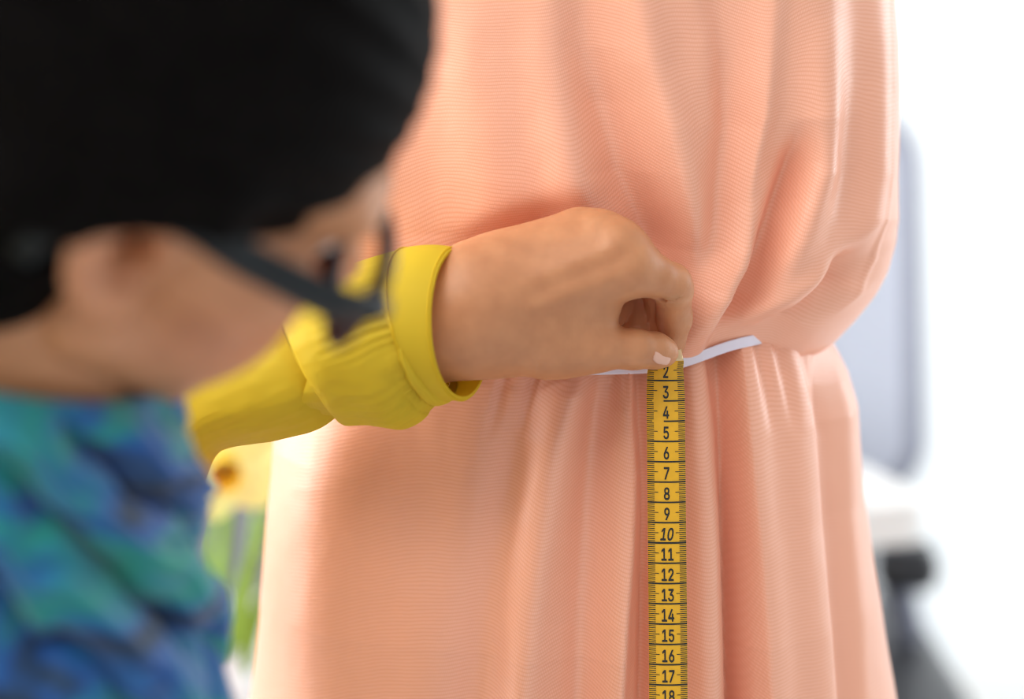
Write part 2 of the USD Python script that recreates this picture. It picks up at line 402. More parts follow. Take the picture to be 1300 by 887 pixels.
def bodice_folds(px, py):
    D = np.zeros_like(px)
    f = lambda *a, **k: fold(px, py, *a, **k)
    D += f([(735, -60, .2), (745, 60, .6), (765, 130, 1), (790, 220, 1.1), (845, 320, 1), (875, 400, .5), (880, 470, 0)], -0.0085, 30, 34)
    D += f([(700, -60, .4), (700, 80, .6), (715, 180, 1), (745, 280, 1), (775, 360, 0)], 0.004, 34, 26)
    D += f([(800, -60, .5), (825, 80, .8), (850, 160, 1), (880, 300, 1), (885, 400, .9), (880, 460, .3)], 0.0075, 26, 30)
    D += f([(905, -60, .3), (925, 60, .6), (930, 160, 1), (918, 260, 1.1), (900, 370, .8), (880, 450, 0)], -0.006, 22, 26)
    D += f([(985, -60, .5), (975, 60, .7), (965, 150, 1), (940, 250, 1.0), (925, 340, .9), (895, 420, .5), (880, 460, 0)], 0.006, 26, 18)
    # first deep tuck: a sharp lip from upper right to the waist knot, hollow on its right
    D += f([(1010, 165, 0), (995, 205, .12), (968, 265, .55), (947, 320, .9), (918, 385, 1.0), (893, 430, .6), (885, 460, .2)], 0.0080, 30, 8)
    D += f([(1025, 150, 0), (1008, 205, .75), (988, 255, 1.1), (966, 320, 1), (938, 390, .9), (905, 440, .3)], -0.0085, 15, 30)
    D += blob(px, py, 1000, 215, 24, 44, -0.0035, 0.3)
    D += f([(1050, 20, 0), (1048, 140, .6), (1040, 220, 1), (1010, 310, 1), (970, 390, .8), (930, 440, .2)], 0.0065, 24, 26)
    # second tuck, hollow beside the overhang
    D += f([(1105, 285, 0), (1070, 330, .15), (1038, 362, .7), (1000, 398, 1.0), (965, 420, .8), (930, 440, .2)], 0.0055, 24, 8)
    D += f([(1122, 280, 0), (1092, 328, .7), (1062, 358, 1.1), (1020, 395, .9), (985, 420, .4)], -0.0070, 13, 24)
    D += blob(px, py, 1078, 337, 24, 30, -0.004, 0.6)
    D += f([(1085, -60, .4), (1090, 100, .7), (1080, 220, 1), (1060, 300, .3), (1050, 330, 0)], -0.004, 24, 20)
    D += f([(1117, -60, .4), (1122, 100, .8), (1115, 220, 1), (1105, 300, .8), (1085, 372, .7), (1050, 410, 0)], 0.003, 14, 14)
    D += f([(1128, -60, 1), (1131, 130, 1), (1126, 250, 1), (1116, 330, 1), (1090, 376, .6), (1060, 405, 0)], 0.0009, 3, 3)
    # pressed in above and behind the hand
    D += blob(px, py, 790, 350, 110, 70, -0.010)
    D += blob(px, py, 650, 300, 90, 24, -0.007, -0.35)
    D += blob(px, py, 728, 235, 40, 60, 0.0025, 0.2)
    D += f([(585, -40, .3), (600, 100, .6), (640, 230, .5), (680, 300, 0)], 0.003, 45, 45)
    D += f([(520, -40, .3), (530, 150, .8), (560, 300, 1), (600, 380, 0)], -0.004, 40, 50)
    return D

def skirt_folds(px, py):
    D = np.zeros_like(px)
    f = lambda *a, **k: fold(px, py, *a, **k)
    D += f([(738, 455, .2), (722, 500, .8), (704, 560, 1), (690, 660, 1), (675, 790, .9), (660, 1000, 1)], 0.0085, 34, 26)
    D += f([(690, 460, .2), (668, 540, .6), (640, 640, .9), (612, 790, .8), (590, 1000, 1)], -0.005, 34, 40)
    D += f([(768, 455, .4), (758, 520, .9), (748, 620, 1), (738, 790, .8), (730, 1000, 1)], -0.0055, 20, 24)
    D += f([(800, 455, .5), (796, 520, .8), (802, 600, .7), (797, 700, 1), (790, 790, 1.2), (780, 1000, 1.2)], 0.0075, 26, 9)
    D += f([(812, 455, .8), (816, 540, .8), (822, 640, 1), (820, 790, 1.2), (815, 1000, 1.2)], -0.0085, 9, 26)
    D += f([(872, 455, .3), (882, 540, .8), (890, 640, 1), (893, 790, 1), (900, 1000, 1)], 0.006, 22, 28)
    D += f([(924, 440, 1.0), (926, 500, .9), (933, 600, 1.1), (941, 700, 1.35), (945, 790, 1.5), (950, 1000, 1.6)], -0.010, 22, 6)
    D += f([(934, 440, .4), (938, 500, .8), (948, 600, 1), (958, 700, 1), (965, 790, 1), (975, 1000, 1)], 0.006, 7, 34)
    D += f([(990, 430, .5), (1005, 520, .8), (1015, 640, 1), (1030, 790, 1), (1045, 1000, 1)], 0.0035, 30, 30)
    D += f([(1036, 430, .3), (1044, 520, .8), (1052, 640, 1), (1064, 790, 1.1), (1080, 1000, 1.1)], -0.0045, 9, 22)
    D += f([(1062, 440, .4), (1078, 520, .7), (1082, 640, .5), (1095, 790, .4), (1105, 1000, .4)], 0.002, 8, 10)
    D += f([(845, 445, 1), (846, 500, .5), (848, 560, 0)], -0.004, 30, 30)
    for x in (655, 690, 783, 838, 858, 900, 950, 975, 1010):
        D += f([(x, 435, .8), (x + (x - 830) * .10, 490, 1), (x + (x - 830) * .2, 560, 0)], -0.0022, 7, 9)
    D += blob(px, py, 530, 620, 60, 150, -0.003, -0.25)
    D += f([(440, 500, 0), (420, 620, .7), (405, 790, 1), (395, 1000, 1)], 0.004, 45, 45)
    return D

# columns: fine in front, coarse behind
phi = np.r_[np.linspace(-rad(104), rad(104), 430), np.linspace(rad(106), rad(254), 60)]
FRONT = smoothstep(-0.22, 0.12, np.cos(phi))
def tilt(x, z):
    """The waist seam rises a little towards the dress's right."""
    return 0.0105 * (smoothstep(0.070, 0.122, x) - smoothstep(0.130, 0.168, x)) * np.exp(-((z - 0.990) / 0.035) ** 2)

AW = 0.137
CX = 0.030

def skirt_shape(zs):
    sk = np.array([(1050, 405), (1055, 430), (1075, 470), (1086, 510), (1090, 560), (1094, 620), (1105, 690), (1115, 750), (1122, 798), (1137, 887), (1165, 1100), (1190, 1500)], float)
    sl = np.array([(388, 405), (382, 430), (365, 470), (353, 520), (347, 560), (345, 600), (340, 660), (335, 730), (330, 798), (320, 887), (295, 1100), (270, 1500)], float)
    s, c = math.sin(PITCH), math.cos(PITCH)
    dy = YC - CAM[1]
    up = dy * s + (zs - CAM[2]) * c
    d = dy * c - (zs - CAM[2]) * s
    py = 443.5 - F * up / d
    xr = (np.interp(py, sk[:, 1], sk[:, 0]) - 650) / F * d
    xl_ = (np.interp(py, sl[:, 1], sl[:, 0]) - 650) / F * d
    a, cx = (xr - xl_) / 2, (xr + xl_) / 2
    b = 0.100 + 0.034 * np.clip((0.992 - zs) / 0.14, 0, 1) ** 0.9 + 0.05 * np.clip((0.85 - zs) / 0.4, 0, 1)
    return cx, a, b

def ring(cx, a, b, z, ph=phi):
    P = np.zeros((len(z), len(ph), 3))
    sn, cs = np.sin(ph), np.cos(ph)
    P[..., 0] = cx[:, None] + a[:, None] * sn
    P[..., 1] = YC - b[:, None] * cs
    P[..., 2] = z[:, None]
    N = np.zeros_like(P)
    N[..., 0] = sn * b[:, None]; N[..., 1] = -cs * a[:, None]
    N /= np.linalg.norm(N, axis=-1, keepdims=True)
    return P, N

zs = np.r_[np.linspace(0.999, 0.83, 200), np.linspace(0.825, 0.55, 60)]
cx, a, b = skirt_shape(zs)
P, N = ring(cx, a, b, zs)
px, py, _ = proj(P)
D = 1.45 * skirt_folds(px, py) * FRONT
hem = smoothstep(0.99, 0.6, zs)[:, None]
back = 0.010 * np.sin(phi * 11)[None] * hem * (1 - FRONT)
small = (meshkit.fbm(np.stack([px / 55, py / 120, px * 0], -1), 3, 5) - .5) * 0.0016
SK = P + N * (D + back + small)[..., None]
SK[..., 2] += tilt(SK[..., 0], SK[..., 2])
arc = np.cumsum(np.r_[0, np.diff(np.where(phi > np.pi, phi, phi))]) * 0.15
shear = 3.0 * np.clip((570 - px) / 2580, 0, 0.14) ** 2
UVs = np.stack([np.broadcast_to(arc, px.shape), zs[:, None] + shear + D * 0.5], -1)
skirt_mesh, skirt_uv = sheet(SK[:, ::-1], 0.0008, True, UVs[:, ::-1])

# bodice: rows follow the overhang at the side and tuck back to the waist
bo = spline([(975, -560, 0), (1030, -500, 0), (1085, -420, 0), (1118, -320, 0), (1128, -150, 0), (1133, 0, 0), (1138, 60, 0), (1140, 130, 0), (1138, 230, 0), (1138, 290, 0), (1129, 330, 0), (1113, 363, 0), (1090, 394, 0), (1072, 414, 0), (1058, 428, 0), (1040, 437, 0), (1024, 432, 0), (1022, 420, 0)], 380)
bz = side_z(bo[:, 1])
mside = (side_x(bo[:, 0], bz) - CX) / AW
turn = smoothstep(rad(30), rad(50), np.abs(np.where(phi > np.pi, 2 * np.pi - phi, phi)))
t_low = smoothstep(1.12, 1.0, bz)
wf = 0.40 * (1 - 0.35 * t_low)
m = 1 + (mside[:, None] - 1) * (wf[:, None] * (1 - turn[None]) + turn[None])
P = np.zeros((len(bz), len(phi), 3))
P[..., 0] = CX + AW * np.sin(phi)[None] * (1 + (mside[:, None] - 1) * (0.75 * (1 - turn[None]) + turn[None]))
P[..., 1] = YC - 0.1015 * np.cos(phi)[None] * m
zfront = np.minimum(bz, 1.4)
P[..., 2] = zfront[:, None] * turn[None] + np.maximum(zfront, 0.9915)[:, None] * (1 - turn[None])
dPu = np.roll(P, -1, 1) - np.roll(P, 1, 1); dPv = np.gradient(P, axis=0)
N = -np.cross(dPu, dPv); N /= np.maximum(np.linalg.norm(N, axis=-1, keepdims=True), 1e-12)
px, py, _ = proj(P)
endfade = smoothstep(1.0, 0.88, np.linspace(0, 1, len(bz)))[:, None]
D = 1.4 * bodice_folds(px, py) * FRONT * endfade
small = (meshkit.fbm(np.stack([px / 70, py / 110, px * 0], -1), 3, 9) - .5) * 0.0018
BD = P + N * (D + small * endfade)[..., None]
BD[..., 2] += tilt(BD[..., 0], BD[..., 2]) * (1 - smoothstep(rad(38), rad(56), np.abs(np.where(phi > np.pi, 2 * np.pi - phi, phi))))[None]
rowlen = np.r_[0, np.cumsum(np.linalg.norm(np.diff(P[:, 0], axis=0), axis=1))]
UVb = np.stack([np.broadcast_to(arc, px.shape), -np.broadcast_to(rowlen[:, None], px.shape) + D * 0.6 + (meshkit.fbm(np.stack([px / 160, py / 160, px * 0], -1), 2, 3) - .5) * 0.02], -1)
bodice_mesh, bodice_uv = sheet(BD[:, ::-1], 0.0008, True, UVb[:, ::-1])

dress = Thing('dress', 'peach ribbed satin dress gathered at the waist on the dress form', 'dress', (CX, YC, 0.55))
dress.part('bodice', bodice_mesh, 'peach_cloth', uv=bodice_uv)
dress.part('skirt', skirt_mesh, 'peach_cloth', uv=skirt_uv)

# the form that carries the dress: torso, neck cap, pole, tripod base
def lathe(prof, c, n=48, sx=1.0, sy=1.0):
    prof = np.array(prof, float)
    th = np.linspace(0, 2 * np.pi, n, endpoint=False)
    V = np.stack([prof[:, None, 0] * np.cos(th) * sx, prof[:, None, 0] * np.sin(th) * sy, np.broadcast_to(prof[:, None, 1], (len(prof), n))], -1)
    idx = np.arange(len(prof) * n).reshape(len(prof), n)
    A, B = idx[:-1], idx[1:]
    A2, B2 = np.roll(A, -1, 1), np.roll(B, -1, 1)
    f = np.concatenate([np.stack([A, A2, B2], -1).reshape(-1, 3), np.stack([A, B2, B], -1).reshape(-1, 3)])
    return trimesh.Trimesh(V.reshape(-1, 3) + c, f, process=False)
form = Thing('dress_form', 'cream tailor form on a pole inside the peach dress', 'mannequin', (CX, YC, 0))
form.part('torso', lathe([(0.0, .60), (.09, .60), (.105, .62), (.108, .78), (.098, .9), (.082, .99), (.09, 1.08), (.10, 1.18), (.105, 1.26), (.10, 1.34), (.08, 1.395), (.045, 1.42), (.04, 1.47), (.0, 1.475)], (CX, YC, 0), 48, 1.12, .82), 'form_cloth')
form.part('pole', tube([(CX, YC, .03), (CX, YC, .62)], .013), 'dark_metal')
for k in range(3):
    w = 2 * math.pi * k / 3 + .5
    form.part('foot', tube(spline([(CX, YC, .12), (CX + .08 * math.cos(w), YC + .08 * math.sin(w), .10), (CX + .24 * math.cos(w), YC + .24 * math.sin(w), .012)], 12), np.linspace(.012, .009, 12)), 'dark_metal')

# white ribbon tied around the waist
def ribbon_grid(off=0.0030):
    rows = np.linspace(0.9938, 0.9884, 7)
    ph = np.r_[np.linspace(-rad(100), rad(100), 300), np.linspace(rad(102), rad(258), 40)]
    cx, a, b = skirt_shape(np.full(len(rows), 0.991))
    P, N = ring(cx, a, b, rows, ph)
    px, py, _ = proj(P)
    D = np.maximum(1.45 * skirt_folds(px, py), -0.0015) * smoothstep(-.2, .1, np.cos(ph))
    from scipy.ndimage import gaussian_filter1d
    D = gaussian_filter1d(D, 6, axis=1)
    away = smoothstep(rad(36), rad(52), np.abs(np.where(ph > np.pi, 2 * np.pi - ph, ph)))
    P = P + N * (D * .6 + 0.0022 + off - away * .010)[..., None]
    P[..., 2] += tilt(P[..., 0], P[..., 2])
    return P, ph
RP, rph = ribbon_grid()
rm, ruv = sheet(RP[:, ::-1], 0.0006, True, np.stack([np.broadcast_to(np.cumsum(np.r_[0, np.diff(rph)]) * .13, RP.shape[:2]), RP[..., 2]], -1)[:, ::-1])
rib = Thing('ribbon', 'narrow pale lilac ribbon tied around the waist of the peach dress', 'ribbon', (CX, YC, 0.988))
rib.part('band', rm, 'ribbon_cloth', uv=ruv)

# ------------------------------------------------------------------ the tape measure
TAPE_W, CM = 0.0185, 25.75
def tape_centre(py):
    """Where the tape's middle hangs for picture row py."""
    x = np.interp(py, [436, 470, 520, 800, 1100], [853.5, 845.0, 845.5, 848.2, 850])
    d = np.interp(py, [436, 455, 480, 560, 800, 1100], [1.186, 1.182, 1.1815, 1.178, 1.176, 1.17])
    return x, d
def tape_point(s, py, lift=0.0):
    """s from -1 (left edge) to 1 (right edge)."""
    py = np.asarray(py, float); s = np.asarray(s, float)
    x, d = tape_centre(py)
    half = TAPE_W / 2
    narrow = np.interp(py, [436, 447, 460, 475, 500], [0.42, 0.62, 0.86, 0.96, 1.0])
    P = CAM + (FWD * (d - lift)[..., None]) + RIGHT * ((x - 650) / F * d + s * half * narrow)[..., None] + UP * ((443.5 - py) / F * d)[..., None]
    P[..., 1] += 0.0014 * s * s
    return P
py_t = np.r_[np.linspace(455, 520, 40), np.linspace(525, 1080, 80)]
S = np.linspace(-1, 1, 15)
TP = tape_point(*np.meshgrid(S, py_t))
tm, _ = sheet(TP[:, ::-1], 0.0005)
tape = Thing('tape_measure', 'yellow sewing tape measure hanging from the fingers down the skirt', 'tape measure', tape_point(0, np.array(1080.0)))
strip = tape.part('strip', tm, 'tape_yellow')
TP2 = tape_point(*np.meshgrid(np.linspace(-1, 1, 9), np.linspace(436, 458, 8)), lift=0.0006)
tape.part('end_tip', sheet(TP2[:, ::-1], 0.0012)[0], 'brass_tip', under=None, label='beige metal end tip of the tape')
def on_tape(m2, px_mid, py0, sx, sy):
    """Lays a flat mesh (x right, y up, in picture pixels) on the tape."""
    v = m2.vertices
    x, d = tape_centre(py0 - v[:, 1] * sy)
    s = (px_mid + v[:, 0] * sx) / (TAPE_W / 2 * F / d)
    return trimesh.Trimesh(tape_point(s, py0 - v[:, 1] * sy, lift=0.00015 + (v[:, 2] > 1e-6) * 0.00012), m2.faces, process=False)
ticks = []
def tick(s0, s1, py0, w=1.0):
    parts = max(1, int(round(abs(s1 - s0) * 5)))
    if parts > 1:
        for i in range(parts):
            tick(s0 + (s1 - s0) * i / parts, s0 + (s1 - s0) * (i + 1) / parts, py0, w)
        return
    q = trimesh.creation.box((1, 1, 1)); q.apply_translation((0.5, 0, 0.5))
    v = q.vertices.copy()
    ss = s0 + (s1 - s0) * v[:, 0]
    pyv = py0 + v[:, 1] * w
    ticks.append(trimesh.Trimesh(tape_point(ss, pyv, lift=0.00012 + (v[:, 2] > .5) * 0.0001), q.faces, process=False))
for n in range(2, 25):
    y = 483.0 + (n - 2) * CM
    if n in (3, 4):
        tick(-0.12, 1.0, y, 1.9)
        tick(-1, -.72, y, 1.0)
    else:
        tick(-1.0, 1.0, y, 2.3 if n == 10 else 1.9)
    for k in range(1, 10):
        yk = y - CM * k / 10
        if yk < 459:
            continue
        L = 0.55 if k == 5 else 0.36
        for sg in (-1, 1):
            tick(sg, sg * (1 - L), yk, 0.85)
tape.part('tick_marks', join(*ticks), 'tape_ink', smooth=False, kind='stuff')
for n in range(2, 25):
    y = 483.0 + (n - 2) * CM
    tmn = meshkit.text_mesh(str(n), 15.0, 1.0, bold=True)
    w = tmn.bounds[:, 0]
    tmn.apply_translation((-(w[0] + w[1]) / 2, 0, 0))
    if n == 10:
        tmn.vertices[:, 0] += 0.22 * (tmn.vertices[:, 1] - 7)
    tape.part('numeral', on_tape(tmn, 0.0, y - 3.6, 0.66, 1.0), 'tape_ink', smooth=False)

# ------------------------------------------------------------------ the person
YAW, HP, ROLL = rad(27.7), rad(21.9), rad(39.8)
def rot(yaw, pitch, roll=0.0):
    """Columns: forward, left, up."""
    f = np.array([math.cos(yaw) * math.cos(pitch), math.sin(yaw) * math.cos(pitch), -math.sin(pitch)])
    l = np.array([-math.sin(yaw), math.cos(yaw), 0])
    u = np.cross(f, l)
    c, s = math.cos(roll), math.sin(roll)
    return np.stack([f, c * l + s * u, c * u - s * l], 1)
HR = rot(YAW, HP, ROLL)
HC = at(151.5, 138, 0.861)
def H(*p):
    return HC + HR @ np.array(p, float)
TR = rot(rad(-15), rad(20))
NB = at(20, 600, .925)   # base of the neck
def T(*p):
    return NB + TR @ np.array(p, float)

def head_field(P):
    q = (P - HC) @ HR
    ay = np.abs(q[..., 1])
    qs = np.stack([q[..., 0], ay, q[..., 2]], -1)
    d = ellipsoid(q, (-.012, 0, .040), (.094, .073, .083))
    d = smin(d, ellipsoid(q, (.030, 0, .005), (.056, .060, .075)), .03)       # face block
    d = smin(d, ellipsoid(q, (.040, 0, -.053), (.045, .048, .053)), .028)       # jaw
    d = smin(d, ellipsoid(q, (.066, 0, -.088), (.021, .024, .018)), .022)       # chin
    d = smin(d, capsule(qs, (.008, .056, -.052), (.056, .030, -.084), .014, .013), .022)
    d = smin(d, ellipsoid(qs, (.052, .046, -.016), (.026, .022, .018)), .020)   # cheekbone
    d = smin(d, ellipsoid(qs, (.058, .034, -.045), (.026, .022, .026)), .022)   # cheek
    d = smin(d, ellipsoid(qs, (.074, .026, .026), (.016, .030, .009)), .016)    # brow
    d = -smin(-d, ellipsoid(qs, (.094, .032, .006), (.018, .020, .013)), .012)  # eye socket
    d = smin(d, capsule(q, (.082, 0, .012), (.103, 0, -.026), .0075, .010), .012)  # nose
    d = smin(d, ellipsoid(q, (.106, 0, -.030), (.011, .011, .009)), .006)
    d = smin(d, ellipsoid(qs, (.097, .011, -.032), (.010, .008, .007)), .006)
    d = smin(d, ellipsoid(q, (.088, 0, -.054), (.012, .023, .007)), .007)       # upper lip
    d = smin(d, ellipsoid(q, (.086, 0, -.065), (.011, .020, .0075)), .007)      # lower lip
    d = -smin(-d, ellipsoid(q, (.1015, 0, -.0597), (.010, .022, .0016)), .003)
    # ear: rim, lobe, bowl
    e = np.stack([q[..., 0] + .003, ay - .076, q[..., 2] - .003], -1)
    a = rad(12)
    ex = e[..., 0] * math.cos(a) + e[..., 2] * math.sin(a); ez = -e[..., 0] * math.sin(a) + e[..., 2] * math.cos(a)
    ey = e[..., 1] - 0.35 * np.maximum(-ex, -0.015) + .001
    E = np.stack([ex, ey, ez], -1)
    ear = ellipsoid(E, (-.002, 0, .002), (.018, .0065, .031))
    ear = smin(ear, ellipsoid(E, (.002, -.002, -.026), (.010, .006, .012)), .008)
    bowl = ellipsoid(E, (.004, .006, -.003), (.0110, .0115, .015))
    ear = -smin(-ear, bowl, .004)
    groove = ellipsoid(E, (-.001, .0075, .014), (.011, .004, .013))
    ear = -smin(-ear, groove, .004)
    ear = smin(ear, ellipsoid(E, (.015, .000, -.004), (.004, .005, .007)), .004)
    d = smin(d, ear, .006)
    canal = capsule(E, (.007, .008, -.005), (.003, -.016, -.005), .0058, .0045)
    d = -smin(-d, canal, .003)
    return d

SH_L, SH_R = at(-10, 650, 1.07), T(-.06, -.165, -.055)
WRIST = at(572, 396, 1.152)
ELBOW = at(-100, 715, 1.25)
HIPS = T(-.02, 0, -.46)
def body_field(P):
    d = capsule(P, H(-.028, 0, -.02), NB, .047, .046)
    d = smin(d, capsule(P, SH_L, SH_R, .050, .050), .05)
    for k, y in enumerate((-.075, 0, .075)):
        d = smin(d, capsule(P, T(-.07, y, -.12), T(-.04, y * .85, -.40), .085, .080), .04)
    for y in (-.08, .08):
        d = smin(d, capsule(P, T(-.02, y, -.45), np.array([T(-.05, y, 0)[0] - .02, T(0, y, 0)[1], .09]), .085, .060), .04)
        k = np.array([T(-.05, y, 0)[0] - .02, T(0, y, 0)[1], .075])
        d = smin(d, capsule(P, k, k + np.array([-.36, .05, -.022]), .056, .036), .03)
        d = smin(d, capsule(P, k + np.array([-.36, .05, -.022]), k + np.array([-.50, .06, -.045]), .034, .025), .02)
    d = smin(d, capsule(P, SH_L, ELBOW, .042, .030), .03)
    d = smin(d, capsule(P, ELBOW, at(300, 500, 1.186), .028, .019), .01)
    d = smin(d, capsule(P, at(300, 500, 1.186), at(490, 430, 1.164), .019, .021), .01)
    el = SH_R + np.array([-.06, -.06, -.25])
    d = smin(d, capsule(P, SH_R, el, .045, .036), .03)
    d = smin(d, capsule(P, el, el + np.array([.155, .0195, -.116]), .034, .023), .02)
    return d

# ---- left hand: back to the lens, thumb below, index and thumb pinch the tape
HD = 1.152
def hp(x, y, w):
    return at(x, y, HD + w)
def chain(P, pts, k=.003):
    d = None
    for (p, ra), (q, rb) in zip(pts[:-1], pts[1:]):
        c = capsule(P, hp(*p), hp(*q), ra, rb)
        d = c if d is None else smin(d, c, k)
    return d
KN = dict(index=(800, 341, .000), middle=(784, 317, .000), ring=(762, 304, .006), pinky=(734, 298, .013))
def hand_field(P):
    d = capsule(P, WRIST + (WRIST - at(300, 515, 1.185)) * -.35, hp(600, 392, 0), .0235, .0235)
    d = smin(d, capsule(P, hp(470, 425, .012), hp(600, 378, .002), .021, .019), .015)
    d = smin(d, capsule(P, hp(470, 455, .012), hp(600, 412, .002), .021, .018), .015)
    for a, k, ra, rb in (((602, 412, .001), 'index', .018, .0130), ((604, 392, -.001), 'middle', .018, .0128), ((604, 372, .001), 'ring', .0175, .0122), ((604, 356, .004), 'pinky', .016, .0115)):
        d = smin(d, capsule(P, hp(*a), hp(*KN[k]), ra, rb), .013)
    d = smin(d, capsule(P, hp(640, 350, .012), hp(730, 335, .020), .016, .014), .015)     # palm side
    d = smin(d, capsule(P, hp(640, 410, .012), hp(740, 390, .018), .018, .014), .015)
    d = smin(d, capsule(P, hp(610, 428, .004), hp(712, 436, .008), .0155, .0155), .014)     # ball of the thumb
    d = smin(d, capsule(P, hp(700, 400, .006), hp(755, 396, .010), .0150, .0085), .012)     # web
    for (x, y, w), r in ((KN['index'], .0098), (KN['middle'], .0098), (KN['ring'], .0094), (KN['pinky'], .0088)):
        d = smin(d, np.linalg.norm(P - hp(x - 2, y - 3, w - .0052), axis=-1) - r, .004)
    # tendons
    for k, o in (('index', 10), ('middle', 4), ('ring', 2)):
        x, y, w = KN[k]
        d = smin(d, capsule(P, hp(x - 10, y + 2, w - .0122), hp(x - 120, y + 46, w - .0155), .0026, .0014), .007)
    palm = d
    thumb = chain(P, [((700, 438, .008), .0155), ((748, 441, .008), .0125), ((762, 442, .008), .0105), ((800, 443, .012), .0092), ((808, 443, .013), .0090), ((832, 445, .0185), .0086), ((843, 447, .0205), .0070)])
    index = chain(P, [(KN['index'], .0125), ((832, 351, .005), .0096), ((851, 360, .012), .0098), ((855, 368, .015), .0092), ((856, 400, .029), .0082), ((856, 406, .031), .0080), ((853, 438, .038), .0066)])
    middle = chain(P, [(KN['middle'], .0122), ((815, 334, .014), .0092), ((834, 349, .026), .0090), ((838, 362, .030), .0086), ((836, 398, .037), .0078), ((836, 427, .038), .0064)])
    ring = chain(P, [(KN['ring'], .0116), ((798, 320, .022), .0088), ((816, 342, .034), .0086), ((816, 360, .039), .0082), ((810, 392, .040), .0076), ((806, 418, .034), .0064)])
    pinky = chain(P, [(KN['pinky'], .0105), ((762, 312, .030), .0078), ((786, 345, .037), .0074), ((792, 365, .039), .0072), ((786, 392, .036), .0066), ((778, 404, .030), .0056)])
    d = smin(palm, thumb, .0065)
    for f in (index, middle, ring, pinky):
        d = np.minimum(d, smin(palm, f, .006))
    # creases: index bend, thumb joint
    d = -smin(-d, capsule(P, hp(834, 378, .0065), hp(864, 374, .0075), .0016, .0012), .0015)     # bend of the index
    return d
hand = taubin(net(hand_field, hp(400, 520, 0) - [0, .05, .02], hp(900, 240, 0) + np.array([0, .10, .03]), .0016), 6)
head = taubin(net(head_field, HC - .16, HC + .16, .0032), 6)
body = taubin(net(body_field, np.array([-.95, -.75, 0.0]), np.array([.06, .20, 1.22]), .0085), 8)
RW = SH_R + np.array([-.06, -.06, -.25]) + np.array([.15, .019, -.1125])     # right wrist
def right_field(P):
    t = np.array([.16, .02, -.12]); t /= np.linalg.norm(t)
    sd = np.array([.10, -.99, -.02]); sd -= t * (sd @ t); sd /= np.linalg.norm(sd)
    nn = np.cross(t, sd)
    if nn[2] > 0:
        nn = -nn                                                # palm side, down
    L = lambda a, b, c: RW + t * a + sd * b + nn * c
    d = capsule(P, L(-.03, 0, 0), L(.01, 0, 0), .022, .021)
    for b in (-.027, -.009, .009, .027):
        d = smin(d, capsule(P, L(.005, b * .6, 0), L(.078, b, 0), .0150, .0115), .012)
    out = d
    for b, ln in ((-.028, .030), (-.0095, .035), (.0095, .038), (.028, .033)):
        f = capsule(P, L(.078, b, 0), L(.078 + ln, b * 1.08, .010), .0098, .0085)
        f = smin(f, capsule(P, L(.078 + ln, b * 1.08, .010), L(.078 + ln * 1.5, b * 1.1, .028), .0085, .0075), .003)
        f = smin(f, capsule(P, L(.078 + ln * 1.5, b * 1.1, .028), L(.078 + ln * 1.75, b * 1.1, .046), .0075, .0064), .003)
        out = np.minimum(out, smin(d, f, .006))
    th = capsule(P, L(.015, .020, .008), L(.050, .046, .018), .0150, .0105)
    th = smin(th, capsule(P, L(.050, .046, .018), L(.078, .050, .026), .0100, .0078), .004)
    return smin(out, th, .008)
right_hand = taubin(net(right_field, RW - np.array([.07, .09, .17]), RW + np.array([.17, .09, .09]) - np.array([0, .0, .0]), .0028), 5)
try:
    person_mesh = union([body, head, hand, right_hand])
    print('person is one surface', person_mesh.is_watertight, len(person_mesh.faces))
except Exception as e:
    print('union failed', e)
    person_mesh = join(body, head, hand)
V = person_mesh.vertices
tint = np.tile(np.array([0.55, 0.245, 0.112]), (len(V), 1))
q = (V - HC) @ HR
near_head = np.linalg.norm(V - HC, axis=1) < .2
lip = np.exp(-(((q[:, 0] - .095) / .016) ** 2 + (q[:, 1] / .021) ** 2 + ((q[:, 2] + .0597) / .009) ** 2) ** 2) * near_head
tint = tint * (1 - lip[:, None]) + np.array([.45, .13, .12]) * lip[:, None]
flush = np.exp(-(((q[:, 0] - .055) / .03) ** 2 + ((q[:, 2] + .035) / .028) ** 2)) * near_head * .35
earflush = np.exp(-(((q[:, 0] + .012) / .03) ** 2 + ((q[:, 2] - .005) / .04) ** 2)) * (np.abs(q[:, 1]) > .07) * near_head * .35
tint = tint * (1 - (flush + earflush)[:, None]) + np.array([.62, .24, .15]) * (flush + earflush)[:, None]
person = Thing('person', 'person with dark hair, black glasses, blue-green scarf and yellow sleeve leaning in to measure', 'person', (NB[0] - .05, NB[1], 0))
body_path = person.part('body', person_mesh, 'skin', prim={'tint': tint})

# thumb nail
def nail():
    c, ax = hp(842, 449.5, .0111), (hp(846, 449, .0165) - hp(812, 444, .006)); ax /= np.linalg.norm(ax)
    toward = (CAM - c); toward /= np.linalg.norm(toward)
    up = UP * .25 + toward * .97; up -= ax * (up @ ax); up /= np.linalg.norm(up)
    sd = np.cross(up, ax)
    th, tl = np.meshgrid(np.linspace(-1, 1, 13), np.linspace(-1, 1, 13))
    w = .0044 * np.sqrt(np.clip(1 - np.maximum(np.abs(tl) - .35, 0) ** 2 / .5, 0.02, 1))
    Q = c + ax * (tl * .0056)[..., None] + sd * (th * w)[..., None] - up * ((th ** 2) * .0018 + (tl > 0) * tl ** 2 * .0006)[..., None]
    return sheet(Q, .0006)[0]
person.part('thumbnail', nail(), 'thumb_nail', label='pale pink thumbnail at the tape')

